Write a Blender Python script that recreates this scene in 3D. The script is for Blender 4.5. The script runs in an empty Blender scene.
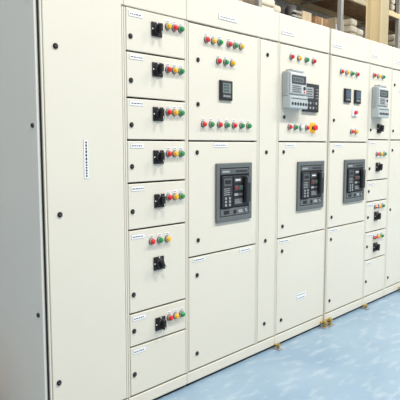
import bpy, bmesh, math, random
from mathutils import Matrix, Vector
random.seed(4)
sc = bpy.context.scene
sc.view_settings.view_transform = 'Standard'
sc.view_settings.look = 'None'
sc.view_settings.exposure = 0.0

# ------------------------------------------------------------------ materials
MATS = {}; ORDER = []
def mat(name, col, rough=0.5, metal=0.0, noise=0.0, nscale=5.0, bump=0.0, bscale=300.0, emit=0.0, trans=0.0, coat=0.0, col2=None):
    m = bpy.data.materials.new(name); m.use_nodes = True
    nt = m.node_tree; b = nt.nodes['Principled BSDF']
    b.inputs['Base Color'].default_value = (*col, 1)
    b.inputs['Roughness'].default_value = rough
    b.inputs['Metallic'].default_value = metal
    b.inputs['Coat Weight'].default_value = coat
    b.inputs['Transmission Weight'].default_value = trans
    if emit:
        b.inputs['Emission Color'].default_value = (*col, 1)
        b.inputs['Emission Strength'].default_value = emit
    if noise or bump:
        tc = nt.nodes.new('ShaderNodeTexCoord')
    if noise:
        n = nt.nodes.new('ShaderNodeTexNoise'); n.inputs['Scale'].default_value = nscale; n.inputs['Detail'].default_value = 4
        nt.links.new(tc.outputs['Object'], n.inputs['Vector'])
        r = nt.nodes.new('ShaderNodeValToRGB')
        r.color_ramp.elements[0].position = 0.3; r.color_ramp.elements[1].position = 0.7
        c2 = col2 or tuple(min(1, c*(1+noise)) for c in col)
        c1 = col if col2 else tuple(c*(1-noise) for c in col)
        r.color_ramp.elements[0].color = (*c1, 1); r.color_ramp.elements[1].color = (*c2, 1)
        nt.links.new(n.outputs['Fac'], r.inputs['Fac']); nt.links.new(r.outputs['Color'], b.inputs['Base Color'])
    if bump:
        n2 = nt.nodes.new('ShaderNodeTexNoise'); n2.inputs['Scale'].default_value = bscale
        nt.links.new(tc.outputs['Object'], n2.inputs['Vector'])
        bp = nt.nodes.new('ShaderNodeBump'); bp.inputs['Strength'].default_value = bump; bp.inputs['Distance'].default_value = 0.001
        nt.links.new(n2.outputs['Fac'], bp.inputs['Height']); nt.links.new(bp.outputs['Normal'], b.inputs['Normal'])
    MATS[name] = len(ORDER); ORDER.append(m); return m
mat('paint', (0.755,0.715,0.61), 0.32, noise=0.012, nscale=2.0, bump=0.12, bscale=500)
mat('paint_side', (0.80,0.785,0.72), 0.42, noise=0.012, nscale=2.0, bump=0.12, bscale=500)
mat('gap_shade', (0.012,0.012,0.010), 0.9)  # near-black standing in for shade in gaps and under the bases
mat('black', (0.012,0.012,0.014), 0.4)
mat('darkgrey', (0.026,0.028,0.032), 0.5)
mat('midgrey', (0.10,0.11,0.115), 0.5)
mat('bezelgrey', (0.125,0.14,0.14), 0.55)
mat('lightgrey', (0.36,0.38,0.38), 0.45)
mat('meterbody', (0.38,0.41,0.41), 0.4)
mat('white', (0.88,0.89,0.90), 0.4)
mat('offwhite', (0.58,0.61,0.61), 0.4)
mat('ink', (0.05,0.05,0.06), 0.7)
mat('chrome', (0.6,0.6,0.6), 0.25, metal=1.0)
mat('red', (0.70,0.012,0.01), 0.25, emit=0.08, coat=0.5)
mat('yellow', (0.88,0.46,0.012), 0.25, emit=0.10, coat=0.5)
mat('green', (0.005,0.26,0.06), 0.25, emit=0.08, coat=0.5)
mat('dullred', (0.35,0.02,0.02), 0.5)
mat('dullgreen', (0.03,0.14,0.06), 0.5)
mat('lcd', (0.17,0.22,0.21), 0.15)
mat('lcdblue', (0.10,0.16,0.22), 0.12)
mat('clear', (0.48,0.53,0.53), 0.12)
mat('wood', (0.28,0.15,0.07), 0.8, noise=0.35, nscale=9)
mat('card', (0.36,0.23,0.12), 0.85, noise=0.12, nscale=3)
mat('card2', (0.50,0.38,0.24), 0.85, noise=0.12, nscale=3)
mat('sack', (0.62,0.56,0.44), 0.9, noise=0.15, nscale=6)
mat('rackbeige', (0.56,0.45,0.26), 0.5)
mat('boltyellow', (0.42,0.30,0.08), 0.45, metal=0.3)
mat('steel', (0.35,0.34,0.31), 0.5, metal=0.3)
mat('darkstuff', (0.06,0.055,0.05), 0.7, noise=0.3, nscale=8)

# ------------------------------------------------------------------ mesh helper
class P:
    def __init__(s, name, parent=None):
        s.n = name; s.p = parent; s.bm = bmesh.new()
    def _m(s, faces, m, smooth=False):
        for f in faces:
            f.material_index = MATS[m]; f.smooth = smooth
    def box(s, x0, x1, y0, y1, z0, z1, m, bev=0.0, seg=2, rot=None):
        r = bmesh.ops.create_cube(s.bm, size=1.0)
        vs = r['verts']
        c = Vector(((x0+x1)/2, (y0+y1)/2, (z0+z1)/2))
        bmesh.ops.scale(s.bm, vec=(x1-x0, y1-y0, z1-z0), verts=vs)
        if bev:
            es = list({e for v in vs for e in v.link_edges})
            q = bmesh.ops.bevel(s.bm, geom=es, offset=bev, segments=seg, profile=0.5, affect='EDGES')
            vs = list({v for f in q['faces'] for v in f.verts} | {v for v in vs if v.is_valid})
        if rot is not None:
            bmesh.ops.rotate(s.bm, cent=(0,0,0), matrix=rot, verts=vs)
        bmesh.ops.translate(s.bm, vec=c, verts=vs)
        s._m({f for v in vs for f in v.link_faces}, m)
    def cyl(s, x, z, ya, yb, ra, rb, m, seg=20):
        r = bmesh.ops.create_cone(s.bm, cap_ends=True, segments=seg, radius1=ra, radius2=rb, depth=abs(yb-ya))
        vs = r['verts']
        R = Matrix.Rotation(math.radians(90 if yb < ya else -90), 3, 'X')
        bmesh.ops.rotate(s.bm, cent=(0,0,0), matrix=R, verts=vs)
        bmesh.ops.translate(s.bm, vec=(x, (ya+yb)/2, z), verts=vs)
        fs = {f for v in vs for f in v.link_faces}
        s._m(fs, m, False)
        for f in fs:
            if len(f.verts) == 4: f.smooth = True
    def vcyl(s, x, y, z0, z1, r, m, seg=16, axis='Z'):
        q = bmesh.ops.create_cone(s.bm, cap_ends=True, segments=seg, radius1=r, radius2=r, depth=z1-z0)
        vs = q['verts']
        bmesh.ops.translate(s.bm, vec=(x, y, (z0+z1)/2), verts=vs)
        fs = {f for v in vs for f in v.link_faces}; s._m(fs, m)
        for f in fs:
            if len(f.verts) == 4: f.smooth = True
    def done(s):
        me = bpy.data.meshes.new(s.n)
        used = sorted({f.material_index for f in s.bm.faces})
        remap = {u: i for i, u in enumerate(used)}
        for f in s.bm.faces: f.material_index = remap[f.material_index]
        s.bm.to_mesh(me); s.bm.free()
        for u in used: me.materials.append(ORDER[u])
        o = bpy.data.objects.new(s.n, me); sc.collection.objects.link(o)
        if s.p is not None: o.parent = s.p
        return o
def empty(name, loc=(0,0,0)):
    e = bpy.data.objects.new(name, None); sc.collection.objects.link(e); e.empty_display_size = 0.1
    return e

# ------------------------------------------------------------------ devices (front plane y=0, facing -Y)
def pilot(p, x, z, c, r=0.0155):
    p.cyl(x, z, 0.0, -0.004, r*1.15, r*1.15, 'darkgrey')
    p.cyl(x, z, -0.004, -0.011, r*1.08, r*1.0, 'lightgrey')
    p.cyl(x, z, -0.011, -0.019, r*0.95, r*0.90, c)
    p.cyl(x, z, -0.019, -0.025, r*0.90, r*0.5, c)
def pilots(p, xs, z, cols, tags=True):
    for x, c in zip(xs, cols):
        pilot(p, x, z, c)
        if tags:
            p.box(x-0.015, x+0.015, -0.0015, 0, z+0.022, z+0.034, 'white')
            p.box(x-0.010, x+0.010, -0.0019, -0.0015, z+0.0265, z+0.0290, 'ink')
def label(p, x, z, w=0.10, h=0.020, lines=1):
    p.box(x-w/2-.001, x+w/2+.001, -0.001, 0, z-h/2-.001, z+h/2+.001, 'lightgrey')
    p.box(x-w/2, x+w/2, -0.002, 0, z-h/2, z+h/2, 'white', 0.0006, 1)
    for i in range(lines):
        zz = z + (0 if lines == 1 else (0.5-i/(lines-1))*h*0.5)
        xx = x-w*0.42
        while xx < x+w*0.38:
            ww = random.uniform(0.006, 0.016)
            p.box(xx, min(xx+ww, x+w*0.44), -0.0024, -0.002, zz-0.0025, zz+0.0025, 'ink')
            xx += ww+0.004
def vlabel(p, x, z0, z1, w=0.024):
    p.box(x-w/2-.001, x+w/2+.001, -0.001, 0, z0-.001, z1+.001, 'lightgrey')
    p.box(x-w/2, x+w/2, -0.002, 0, z0, z1, 'white', 0.0006, 1)
    zz = z0+0.008
    while zz < z1-0.014:
        hh = random.uniform(0.007, 0.014)
        p.box(x-0.0045, x+0.0045, -0.0024, -0.002, zz, zz+hh, 'ink'); zz += hh+0.004
def lock(p, x, z):
    p.cyl(x, z, 0, -0.003, 0.0125, 0.0125, 'black')
    p.cyl(x, z, -0.003, -0.007, 0.0105, 0.009, 'black')
    p.box(x-0.006, x+0.006, -0.0085, -0.006, z-0.0015, z+0.0015, 'midgrey')
def rotary(p, x, z, ang=90, s=1.0):
    h = 0.033*s
    p.box(x-h, x+h, -0.007, 0, z-h, z+h, 'black', 0.003)
    p.cyl(x, z, -0.007, -0.009, 0.029*s, 0.029*s, 'darkgrey', 28)
    p.cyl(x, z, -0.009, -0.022, 0.026*s, 0.022*s, 'black', 28)
    R = Matrix.Rotation(math.radians(ang), 3, 'Y')
    p.box(x-0.024*s, x+0.024*s, -0.044, -0.020, z-0.0075*s, z+0.0075*s, 'black', 0.003, rot=R)
    d = R @ Vector((0.017*s, 0, 0))
    p.box(x+d.x-0.0055, x+d.x+0.0055, -0.0450, -0.0435, z+d.z-0.0018, z+d.z+0.0018, 'white', rot=R)
    for a in (0, 90, 180):
        dx = math.cos(math.radians(a))*0.029*s; dz = math.sin(math.radians(a))*0.029*s
        p.box(x+dx-0.003, x+dx+0.003, -0.0095, -0.007, z+dz-0.003, z+dz+0.003, 'white')
def meter96(p, x0, x1, z0, z1, lcd='lcd'):
    w = x1-x0; h = z1-z0
    p.box(x0, x1, -0.012, 0, z0, z1, 'black', 0.003)
    p.box(x0+w*.10, x1-w*.10, -0.014, -0.012, z0+h*.08, z1-h*.06, 'darkgrey', 0.001, 1)
    p.box(x0+w*.18, x1-w*.18, -0.0155, -0.014, z0+h*.36, z1-h*.14, lcd)
    for i in range(3):
        zz = z0+h*(.44+i*.14)
        for k in range(4):
            xx = x0+w*(.25+.11*k)
            p.box(xx, xx+w*.07, -0.0160, -0.0155, zz, zz+h*.08, 'ink')
    for i in range(4):
        xx = x0+w*(.22+i*.15)
        p.box(xx, xx+w*.10, -0.017, -0.014, z0+h*.15, z0+h*.26, 'lightgrey', 0.001, 1)
def energy_meter(p, x0, x1, z0, z1):
    w = x1-x0; h = z1-z0
    p.box(x0, x1, -0.050, 0, z0+h*.30, z1-h*.06, 'meterbody', 0.010, 3)
    p.box(x0+w*.18, x1-w*.18, -0.050, 0, z1-h*.08, z1, 'meterbody', 0.006, 2)
    p.box(x0+w*.02, x1-w*.02, -0.066, 0, z0, z0+h*.33, 'clear', 0.008, 3)
    p.box(x0+w*.07, x1-w*.07, -0.060, -0.048, z0+h*.37, z1-h*.10, 'offwhite', 0.006, 2)
    p.box(x0+w*.12, x1-w*.12, -0.0615, -0.058, z0+h*.62, z0+h*.84, 'ink')
    p.box(x0+w*.18, x1-w*.26, -0.0620, -0.0612, z0+h*.67, z0+h*.79, 'lcd')
    for k in range(5): p.box(x0+w*(.21+.10*k), x0+w*(.27+.10*k), -0.0625, -0.0619, z0+h*.695, z0+h*.765, 'ink')
    p.box(x0+w*.12, x1-w*.34, -0.0613, -0.0600, z0+h*.40, z0+h*.60, 'lightgrey')
    for i in range(4):
        p.box(x0+w*.16, x1-w*(.40+.05*(i%2)), -0.0618, -0.0610, z0+h*(.42+.045*i), z0+h*(.438+.045*i), 'ink')
    p.cyl(x1-w*.20, z0+h*.53, -0.060, -0.0645, 0.013, 0.011, 'darkgrey', 14)
    p.cyl(x1-w*.20, z0+h*.43, -0.060, -0.0635, 0.007, 0.006, 'red', 12)
    for i in range(6):
        xx = x0+w*(.14+i*.145)
        p.cyl(xx, z0+h*.12, -0.066, -0.068, 0.011, 0.011, 'darkgrey', 10)
    p.box(x0+w*.06, x1-w*.06, -0.0665, -0.064, z0+h*.24, z0+h*.265, 'midgrey')
def controller(p, x0, x1, z0, z1):
    w = x1-x0; h = z1-z0
    p.box(x0, x1, -0.018, 0, z0, z1, 'black', 0.006, 3)
    p.box(x0+w*.06, x1-w*.06, -0.020, -0.018, z0+h*.05, z1-h*.06, 'darkgrey', 0.002, 1)
    p.box(x0+w*.12, x1-w*.42, -0.0215, -0.020, z0+h*.48, z1-h*.14, 'lightgrey')
    for i in range(4):
        zz = z0+h*(.53+.08*i)
        p.box(x0+w*.16, x1-w*(.48+.03*(i%2)), -0.0222, -0.0215, zz, zz+h*.03, 'ink')
    for i in range(4):
        for j in range(2):
            p.cyl(x0+w*(.18+i*.2), z0+h*(.14+j*.17), -0.020, -0.024, w*.05, w*.045, 'lightgrey' if (i+j) % 3 else 'midgrey', 14)
    for i in range(4):
        p.cyl(x1-w*.28, z0+h*(.50+i*.1), -0.020, -0.0225, w*.022, w*.02, 'midgrey', 10)
        p.box(x1-w*.22, x1-w*.10, -0.0208, -0.020, z0+h*(.49+i*.1), z0+h*(.515+i*.1), 'lightgrey')
def breaker(p, x0, x1, z0, z1):
    """draw-out air circuit breaker front with door escutcheon"""
    w = x1-x0; h = z1-z0; b = 0.030
    p.box(x0, x1, -0.014, 0, z1-b, z1, 'bezelgrey', 0.004, 2)
    p.box(x0, x1, -0.014, 0, z0, z0+b, 'bezelgrey', 0.004, 2)
    p.box(x0, x0+b, -0.0135, 0, z0+b*.7, z1-b*.7, 'bezelgrey', 0.003, 2)
    p.box(x1-b, x1, -0.0135, 0, z0+b*.7, z1-b*.7, 'bezelgrey', 0.003, 2)
    X = lambda u: x0+b+(w-2*b)*u
    Z = lambda v: z0+b+(h-2*b)*v
    p.box(X(0), X(1), -0.003, 0.0, Z(0), Z(1), 'black')
    # upper brow
    p.box(X(.02), X(.98), -0.016, -0.003, Z(.87), Z(.985), 'midgrey', 0.003)
    p.box(X(.06), X(.30), -0.0168, -0.016, Z(.91), Z(.95), 'lightgrey')
    p.box(X(.52), X(.92), -0.0168, -0.016, Z(.91), Z(.95), 'darkgrey')
    # trip unit, left
    p.box(X(.04), X(.38), -0.024, -0.003, Z(.20), Z(.84), 'darkgrey', 0.004)
    p.box(X(.08), X(.34), -0.0255, -0.024, Z(.64), Z(.79), 'midgrey', 0.001, 1)
    p.box(X(.11), X(.31), -0.0262, -0.0255, Z(.68), Z(.76), 'black')
    for i in range(4):
        p.box(X(.08), X(.28), -0.0252, -0.024, Z(.575-.04*i), Z(.588-.04*i), 'lightgrey')
        p.cyl(X(.325), Z(.58-.04*i), -0.024, -0.026, 0.003, 0.003, 'dullred' if i == 0 else 'midgrey', 8)
    for i in range(2):
        for j in range(3):
            p.cyl(X(.14+.13*i), Z(.385-.07*j), -0.024, -0.0275, 0.008, 0.007, 'lightgrey', 14)
    # mechanism, right
    p.box(X(.42), X(.97), -0.018, -0.003, Z(.20), Z(.84), 'black', 0.004)
    p.box(X(.46), X(.70), -0.0192, -0.018, Z(.70), Z(.79), 'midgrey', 0.001, 1)
    p.box(X(.49), X(.66), -0.0198, -0.0192, Z(.735), Z(.760), 'white')
    p.box(X(.78), X(.93), -0.046, -0.018, Z(.27), Z(.82), 'darkgrey', 0.008, 3)     # charging lever
    p.box(X(.80), X(.91), -0.048, -0.044, Z(.68), Z(.79), 'midgrey', 0.002)
    p.box(X(.46), X(.585), -0.0225, -0.018, Z(.53), Z(.63), 'midgrey', 0.002); p.box(X(.485), X(.56), -0.026, -0.0225, Z(.55), Z(.61), 'dullred', 0.002)
    p.box(X(.61), X(.735), -0.0225, -0.018, Z(.53), Z(.63), 'midgrey', 0.002); p.box(X(.635), X(.71), -0.026, -0.0225, Z(.55), Z(.61), 'dullgreen', 0.002)
    p.box(X(.46), X(.585), -0.0195, -0.018, Z(.42), Z(.47), 'lightgrey'); p.box(X(.61), X(.735), -0.0195, -0.018, Z(.42), Z(.47), 'midgrey')
    p.box(X(.46), X(.735), -0.0193, -0.018, Z(.24), Z(.36), 'midgrey')
    for i in range(3): p.box(X(.48), X(.70-.04*i), -0.0197, -0.0193, Z(.262+.033*i), Z(.272+.033*i), 'lightgrey')
    # lower chassis with racking port
    p.box(X(.02), X(.98), -0.014, -0.003, Z(.015), Z(.17), 'bezelgrey', 0.003)
    p.cyl(X(.5), Z(.09), -0.014, -0.018, 0.012, 0.012, 'black', 18)
    p.box(X(.12), X(.30), -0.0155, -0.014, Z(.05), Z(.13), 'black', 0.001, 1)
    p.box(X(.62), X(.76), -0.0155, -0.014, Z(.06), Z(.12), 'lightgrey')
    p.cyl(X(.88), Z(.09), -0.014, -0.020, 0.009, 0.008, 'chrome', 16)

# ------------------------------------------------------------------ cabinets
TOP = 2.219; HB = 2.033; DB = 0.086; DEP = 0.85; G = 0.0045; POST = 0.011
def door(p, x0, x1, z0, z1, m='paint'):
    p.box(x0+G, x1-G, 0.0, 0.022, z0+G, z1-G, m, 0.003, 2)
def cabinet(x0, x1, cols):
    """cols: list of (xa, xb, [door z boundaries top->bottom])"""
    e = empty('switchgear_cabinet')
    x0 += .0016; x1 -= .0016
    b = P('enclosure', e)
    b.box(x0, x1, 0.036, DEP, DB-.01, TOP, 'paint', 0.003, 2)
    b.box(x0+.001, x1-.001, 0.0300, 0.038, DB-.008, TOP-.01, 'gap_shade')  # dark sheet painting the shade seen through the door gaps
    b.box(x0, x1, 0.001, 0.05, HB+.006, TOP, 'paint', 0.004, 2)          # top header
    for k, (xa, xb, zs) in enumerate(cols):
        for xx in (xa, xb):
            s = 1 if xx == xa else -1
            u, v = sorted((xx+s*.0016, xx+s*POST))
            b.box(u, v, 0.0015, 0.034, DB, HB, 'paint', 0.0015, 1)
    b.box(x0, x1, 0.003, DEP, 0.018, DB-.006, 'paint', 0.004, 2)          # base frame
    b.box(x0+.004, x1-.004, 0.020, DEP-.02, 0.0, 0.020, 'gap_shade')         # dark set-back block painting the shadow line under base frame
    b.done()
    d = P('doors', e)
    for xa, xb, zs in cols:
        for z1, z0 in zip(zs, zs[1:]):
            door(d, xa+POST-.001, xb-POST+.001, z0, z1)
    d.done()
    return e
b0,b1,b2,b3,b4,b5,b6,b7 = 1.215,1.662,2.085,2.715,2.922,3.548,4.178,4.590
S2 = b5+.020   # start of the second transport section

# 1: blank incomer cabinet, with side cover
e = cabinet(b0, b1, [(b0,b1,[HB+.13,DB])])
s = P('side_cover', e)
s.box(b0-0.018, b0-0.0005, 0.014, DEP-0.01, DB, TOP-0.012, 'paint_side', 0.004, 2)
s.box(b0-0.006, b0+0.001, 0.0085, DEP, DB-.005, TOP-.005, 'gap_shade')  # dark sheet painting the shade in the seam round the side cover
s.box(b0-0.018, b0-.0005, 0.003, DEP, 0.018, DB-.006, 'paint_side', 0.003)
for zz in (1.46, 0.62, 2.0, 0.2):
    for yy in (0.05, DEP-0.06):
        q = bmesh.ops.create_cone(s.bm, cap_ends=True, segments=16, radius1=0.011, radius2=0.009, depth=0.006)
        bmesh.ops.rotate(s.bm, cent=(0,0,0), matrix=Matrix.Rotation(math.radians(-90), 3, 'Y'), verts=q['verts'])
        bmesh.ops.translate(s.bm, vec=(b0-0.021, yy, zz), verts=q['verts'])
        s._m({f for v in q['verts'] for f in v.link_faces}, 'black')
s.done()
f = P('fittings', e); vlabel(f, 1.432, 1.222, 1.40); lock(f, 1.287, 1.068); lock(f, 1.26, 0.30); lock(f, 1.287, 1.80); f.done()

# 2: outgoing feeder drawers
zs = [HB+.005,1.829,1.607,1.400,1.187,0.951,0.521,0.347,DB]
e = cabinet(b1, b2, [(b1,b2,zs)])
f = P('rotary_switches', e)
for x, z in ((1.868,1.955),(1.872,1.757),(1.874,1.534),(1.874,1.314),(1.878,1.087),(1.870,0.757),(1.878,0.428)):
    rotary(f, x, z, 90 if z != 0.757 else 60, 1.08)
f.done()
f = P('pilot_lights', e)
for z in (1.981,1.764,1.546,1.330,1.100,0.444):
    pilots(f, (1.944,1.990,2.036), z, ('red','yellow','green') if z != 1.981 else ('yellow','red','green'))
pilots(f, (1.822,1.877,1.932), 0.879, ('red','green','yellow'))
f.done()
f = P('fittings', e)
for z in (2.006,1.803,1.580,1.372,1.158,0.915,0.492,0.318): label(f, 1.735, z, 0.085, 0.022)
for z in (1.90,1.69,1.475,1.27,1.045,0.62,0.43,0.20): lock(f, 1.700, z)
f.done()

# 3: breaker cabinet with cable alley
e = cabinet(b2, b4, [(b2,b3,[HB,1.398,0.750-.002,DB]),(b3,b4,[HB,DB])])
f = P('air_circuit_breaker', e); breaker(f, 2.313,2.640,0.922,1.270); f.done()
f = P('digital_meter', e); meter96(f, 2.343,2.452,1.633,1.747); f.done()
f = P('pilot_lights', e)
pilots(f, (2.235,2.290,2.345,2.425,2.480,2.535), 1.955, ('red','yellow','green','red','green','yellow'))
pilots(f, (2.335,2.395,2.455), 1.850, ('red','green','yellow'))
pilots(f, (2.211,2.275,2.345,2.410,2.475,2.545,2.612), 1.492, ('red','green','red','green','red','green','green'))
f.done()
f = P('fittings', e)
label(f, 2.42,2.10,0.16,0.026); label(f, 2.363,1.375,0.12,0.024); label(f, 2.60,0.725,0.12,0.022); label(f,2.18,0.728,0.10,0.02)
for x,z in ((2.17,1.84),(2.17,1.60),(2.163,1.335),(2.171,0.84),(2.162,0.64),(2.162,0.18),(2.80,1.94),(2.80,1.33),(2.80,0.756),(2.80,0.20)): lock(f,x,z)
f.done()

# 4: metering breaker cabinet
e = cabinet(b4, b5, [(b4,b5,[HB,1.398,0.750-.002,DB])])
f = P('air_circuit_breaker', e); breaker(f, 3.150,3.492,0.920,1.262); f.done()
f = P('energy_meter', e); energy_meter(f, 2.960,3.178,1.615,1.872); f.done()
f = P('generator_controller', e); controller(f, 3.200,3.390,1.605,1.800); f.done()
f = P('pilot_lights', e)
pilots(f, (3.059,3.149,3.239,3.329), 1.957, ('red','yellow','green','red'))
pilots(f, (3.05,3.12,3.19,3.26), 1.496, ('red','green','white','red'))
f.box(3.305,3.375,-0.003,0,1.462,1.532,'yellow',0.001,1); f.cyl(3.34,1.497,-0.003,-0.02,0.012,0.012,'darkgrey'); f.cyl(3.34,1.497,-0.02,-0.034,0.021,0.018,'red')
f.done()
f = P('fittings', e)
label(f,3.02,2.105,0.14,0.024); label(f,3.07,1.374,0.12,0.022); label(f,3.02,0.727,0.12,0.02); label(f,3.235,0.30,0.12,0.045,2)
for x,z in ((2.99,1.56),(2.99,1.33),(2.99,0.83),(2.99,0.66),(2.99,0.18)): lock(f,x,z)
f.done()

# 5: second section breaker cabinet
e = cabinet(S2, b6, [(S2,b6,[HB,1.398,0.750-.002,DB])])
f = P('air_circuit_breaker', e); breaker(f, 3.795,4.125,0.925,1.262); f.done()
f = P('digital_meters', e); meter96(f, 3.765,3.865,1.700,1.805,'lcdblue'); meter96(f, 3.925,4.025,1.700,1.805,'lcdblue'); f.done()
f = P('pilot_lights', e)
pilots(f, (3.72,3.80,3.88,3.96), 1.925, ('red','yellow','green','red'))
f.box(3.90,3.98,-0.008,0,1.60,1.66,'white',0.002); f.cyl(3.94,1.63,-0.008,-0.025,0.017,0.015,'red')
pilots(f, (3.90,), 1.48, ('red',)); pilots(f,(3.97,),1.48,('yellow',))
f.done()
f = P('fittings', e)
label(f,3.67,2.105,0.14,0.024); label(f,3.71,1.374,0.12,0.022); label(f,3.67,0.727,0.12,0.02)
for x,z in ((3.63,1.56),(3.63,1.33),(3.63,0.83),(3.63,0.66),(3.63,0.18)): lock(f,x,z)
f.done()

# 6: feeder drawers
zs = [HB,1.420,1.080,0.900,0.640,0.400,DB]
e = cabinet(b6+.002, b7, [(b6+.002,b7,zs)])
f = P('energy_meter', e); energy_meter(f, 4.225,4.425,1.600,1.870); f.done()
f = P('rotary_switches', e)
for z in (1.515,1.190,0.770,0.500): rotary(f, 4.375, z, 90, 1.15)
f.done()
f = P('pilot_lights', e)
pilots(f, (4.25,4.33,4.41), 1.945, ('red','yellow','green'))
for z in (1.300,0.850,0.585): pilots(f, (4.35,4.42,4.49), z, ('red','yellow','green'))
f.done()
f = P('fittings', e)
for z in (2.10,1.39,1.05,0.87,0.61,0.37): label(f, 4.27, z, 0.10, 0.020)
for z in (1.50,1.18,0.99,0.77,0.52,0.22): lock(f,4.225,z)
f.done()

# 7+: further cabinets beyond
for (xa, xb) in ((b7, 5.22), (5.22, 5.85)):
    e = cabinet(xa+.002, xb, [(xa+.002,xb,[HB,1.42,DB])])
    f = P('fittings', e); label(f, xa+.22, 1.86, 0.16,0.04,2); label(f, xa+.14, 2.10,0.12,0.024)
    for z in (1.9,1.5,1.33,0.8,0.18): lock(f, xa+.06, z)
    f.done()

# levelling feet along the base: pad, threaded bolt, hex nuts, bracket
for xx, k in ((b5-.03, 1), (S2+.03, 1), (b6, .7), (4.90, 1), (b4, .7)):
    p = P('levelling_foot')
    p.box(xx-.03*k, xx+.03*k, -0.055, -0.001, 0.0, 0.007, 'steel', 0.002)
    p.vcyl(xx, -0.030, 0.007, 0.062*k, 0.008*k, 'boltyellow', 12)
    p.vcyl(xx, -0.030, 0.010, 0.022, 0.015*k, 'boltyellow', 6)
    p.vcyl(xx, -0.030, 0.044*k, 0.054*k, 0.015*k, 'boltyellow', 6)
    p.box(xx-.018*k, xx+.018*k, -0.048, -0.001, 0.036*k, 0.043*k, 'boltyellow', 0.001, 1)
    p.done()

# wooden skid lying beside the end cabinet
p = P('wooden_skid')
for i in range(3): p.box(0.62+0.19*i, 0.74+0.19*i, 0.35, 1.6, 0.06, 0.085, 'wood', 0.003, 1)
for i in range(3): p.box(0.62, 1.12, 0.40+0.5*i, 0.50+0.5*i, 0.0, 0.06, 'wood', 0.003, 1)
p.done()

# ------------------------------------------------------------------ room
def nodes_floor():
    m = bpy.data.materials.new('epoxy_floor'); m.use_nodes = True; nt = m.node_tree; L = nt.links
    b = nt.nodes['Principled BSDF']
    tc = nt.nodes.new('ShaderNodeTexCoord')
    def noise(scale, det, sx=(1,1,1)):
        mp = nt.nodes.new('ShaderNodeMapping'); mp.inputs['Scale'].default_value = sx
        L.new(tc.outputs['Object'], mp.inputs['Vector'])
        n = nt.nodes.new('ShaderNodeTexNoise'); n.inputs['Scale'].default_value = scale; n.inputs['Detail'].default_value = det
        L.new(mp.outputs['Vector'], n.inputs['Vector']); return n
    n1 = noise(1.6, 5); n2 = noise(7, 8, (1,2.5,1))
    r1 = nt.nodes.new('ShaderNodeValToRGB'); r1.color_ramp.elements[0].position=.3; r1.color_ramp.elements[1].position=.72
    r1.color_ramp.elements[0].color=(.20,.31,.42,1); r1.color_ramp.elements[1].color=(.29,.40,.50,1)
    L.new(n1.outputs['Fac'], r1.inputs['Fac'])
    r2 = nt.nodes.new('ShaderNodeValToRGB'); r2.color_ramp.elements[0].position=.52; r2.color_ramp.elements[1].position=.72
    r2.color_ramp.elements[0].color=(0,0,0,1); r2.color_ramp.elements[1].color=(.45,.45,.45,1)
    L.new(n2.outputs['Fac'], r2.inputs['Fac'])
    mx = nt.nodes.new('ShaderNodeMixRGB'); L.new(r2.outputs['Color'], mx.inputs['Fac']); L.new(r1.outputs['Color'], mx.inputs['Color1'])
    mx.inputs['Color2'].default_value=(.48,.55,.60,1)
    L.new(mx.outputs['Color'], b.inputs['Base Color']); b.inputs['Roughness'].default_value=.22
    return m
def slab(name, x0,x1,y0,y1,z0,z1, m):
    me = bpy.data.meshes.new(name); bm = bmesh.new(); bmesh.ops.create_cube(bm, size=1)
    bmesh.ops.scale(bm, vec=(x1-x0,y1-y0,z1-z0), verts=bm.verts); bmesh.ops.translate(bm, vec=((x0+x1)/2,(y0+y1)/2,(z0+z1)/2), verts=bm.verts)
    bm.to_mesh(me); bm.free(); me.materials.append(m); o = bpy.data.objects.new(name, me); sc.collection.objects.link(o); return o
wallm = mat('wall_sheet', (0.75,0.73,0.66), 0.7, noise=0.05, nscale=1.5)
ceilm = mat('ceiling_sheet', (0.78,0.78,0.76), 0.8, noise=0.04, nscale=1)
slab('floor', -6, 20, -8, 12, -0.1, 0, nodes_floor())
slab('wall_back', -6, 20, 12, 12.2, 0, 7.5, wallm)
slab('wall_right', 20, 20.2, -8, 12, 0, 7.5, wallm)
slab('ceiling', -6, 20, -8, 12, 7.5, 7.7, ceilm)

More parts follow.
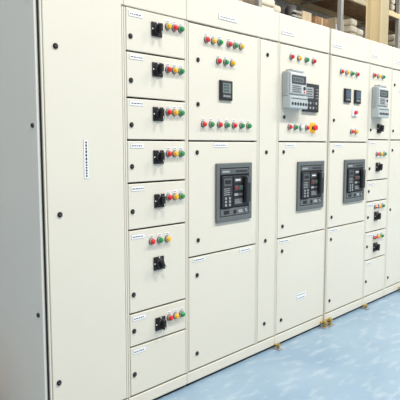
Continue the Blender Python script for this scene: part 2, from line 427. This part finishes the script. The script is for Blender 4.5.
# storage rack behind the line-up
rk = empty('storage_rack')
p = P('frame', rk)
RX0, RX1, RY0, RY1 = 2.2, 17.0, 4.2, 5.3
nb = 5; bw = (RX1-RX0)/nb
for i in range(nb+1):
    for y in (RY0, RY1): p.box(RX0+i*bw-.05, RX0+i*bw+.05, y-.05, y+.05, 0, 5.4, 'steel', 0.004, 1)
    for k in range(6): p.box(RX0+i*bw-.02, RX0+i*bw+.02, RY0, RY1, .4+.85*k, .44+.85*k, 'steel')
levels = (0.25, 1.45, 2.65, 3.65, 4.75)
for z in levels:
    for y in (RY0, RY1): p.box(RX0, RX1, y-.06, y+.0, z-.12, z, 'rackbeige', 0.004, 1)
    p.box(RX0, RX1, RY0, RY1-.07, z, z+.03, 'wood')
p.done()
p = P('stored_boxes', rk)
for z in levels:
    x = RX0+.1
    while x < RX1-.8:
        w = random.uniform(.2,.55); h = random.uniform(.3,.85); d0 = random.uniform(0,.25)
        kind = random.choice(['card','card2','card2','sack','sack','sack','darkstuff','wood'])
        if (x-RX0) % bw + w > bw-.06 or (x-RX0) % bw < .06:
            x += .12; continue
        if kind == 'darkstuff':
            for i in range(4): p.vcyl(x+w/2, RY0+.25+i*.2, z+.03, z+.03+h, min(w/2,.1), 'darkstuff')
            for i in range(5): p.box(x, x+w, RY0+.1, RY0+.14, z+.05+i*h/6, z+.09+i*h/6, 'steel')
        elif kind == 'sack':
            n = int(h/.16)
            for i in range(n): p.box(x+random.uniform(0,.04), x+w-random.uniform(0,.04), RY0+.05+d0, RY1-.2, z+.03+i*.16, z+.03+i*.16+.155, 'sack', .05, 3)
        else:
            p.box(x, x+w, RY0+.03+d0, RY1-.15, z+.03, z+.03+h, kind, .006, 1)
            p.box(x+w*.45, x+w*.55, RY0+.026+d0, RY0+.03+d0, z+.03, z+.03+h, 'card2')
            if random.random()<.5: p.box(x+w*.1, x+w*.35, RY0+.022+d0, RY0+.029+d0, z+.03+h*.5, z+.03+h*.75, 'white')
        x += w+random.uniform(.03,.15)
p.done()

# building column
p = P('steel_column'); 
p.box(11.0,11.35,3.2,3.23,0,7.5,'rackbeige',.003,1); p.box(11.0,11.35,3.52,3.55,0,7.5,'rackbeige',.003,1); p.box(11.16,11.19,3.23,3.52,0,7.5,'rackbeige')
p.done()
# ceiling lights
def area(name, x, y, z, sx, sy, pw):
    l = bpy.data.lights.new(name, 'AREA'); l.shape='RECTANGLE'; l.size=sx; l.size_y=sy; l.energy=pw; l.color=(1,.985,.95)
    o = bpy.data.objects.new(name, l); sc.collection.objects.link(o); o.location=(x,y,z); return o
for i,(x,y) in enumerate(((0,-3),(4,-3),(8,-3),(12,-3),(4,2.4),(9,2.4),(14,2.4))):
    e = empty('ceiling_light')
    p = P('housing', e); p.box(x-.9,x+.9,y-.22,y+.22,6.02,6.10,'white',.01,2); p.box(x-.8,x-.78,y-.01,y+.01,6.1,7.5,'steel'); p.box(x+.78,x+.8,y-.01,y+.01,6.1,7.5,'steel'); p.done()
    a_ = area('lamp', x, y, 6.0, 1.7, .4, {0:230,4:270,8:320,12:260}[x] if y<0 else 150); a_.parent = e

w = bpy.data.worlds.new('World'); sc.world = w; w.use_nodes = True
w.node_tree.nodes['Background'].inputs['Color'].default_value = (1.0,0.995,0.98,1)
w.node_tree.nodes['Background'].inputs['Strength'].default_value = 0.58

# ------------------------------------------------------------------ camera
pch = math.atan(55/540.); a = math.radians(43.77)
F = Vector((math.cos(a)*math.cos(pch), math.sin(a)*math.cos(pch), -math.sin(pch)))
R = Vector((math.sin(a), -math.cos(a), 0)); U = R.cross(F)
cam = bpy.data.cameras.new('camera'); co = bpy.data.objects.new('camera', cam); sc.collection.objects.link(co)
cam.sensor_width = 36; cam.lens = 540/400*36; cam.clip_end = 100
M = Matrix((R, U, -F)).transposed().to_4x4(); M.translation = Vector((0, -2.095, 1.376)); co.matrix_world = M
sc.camera = co
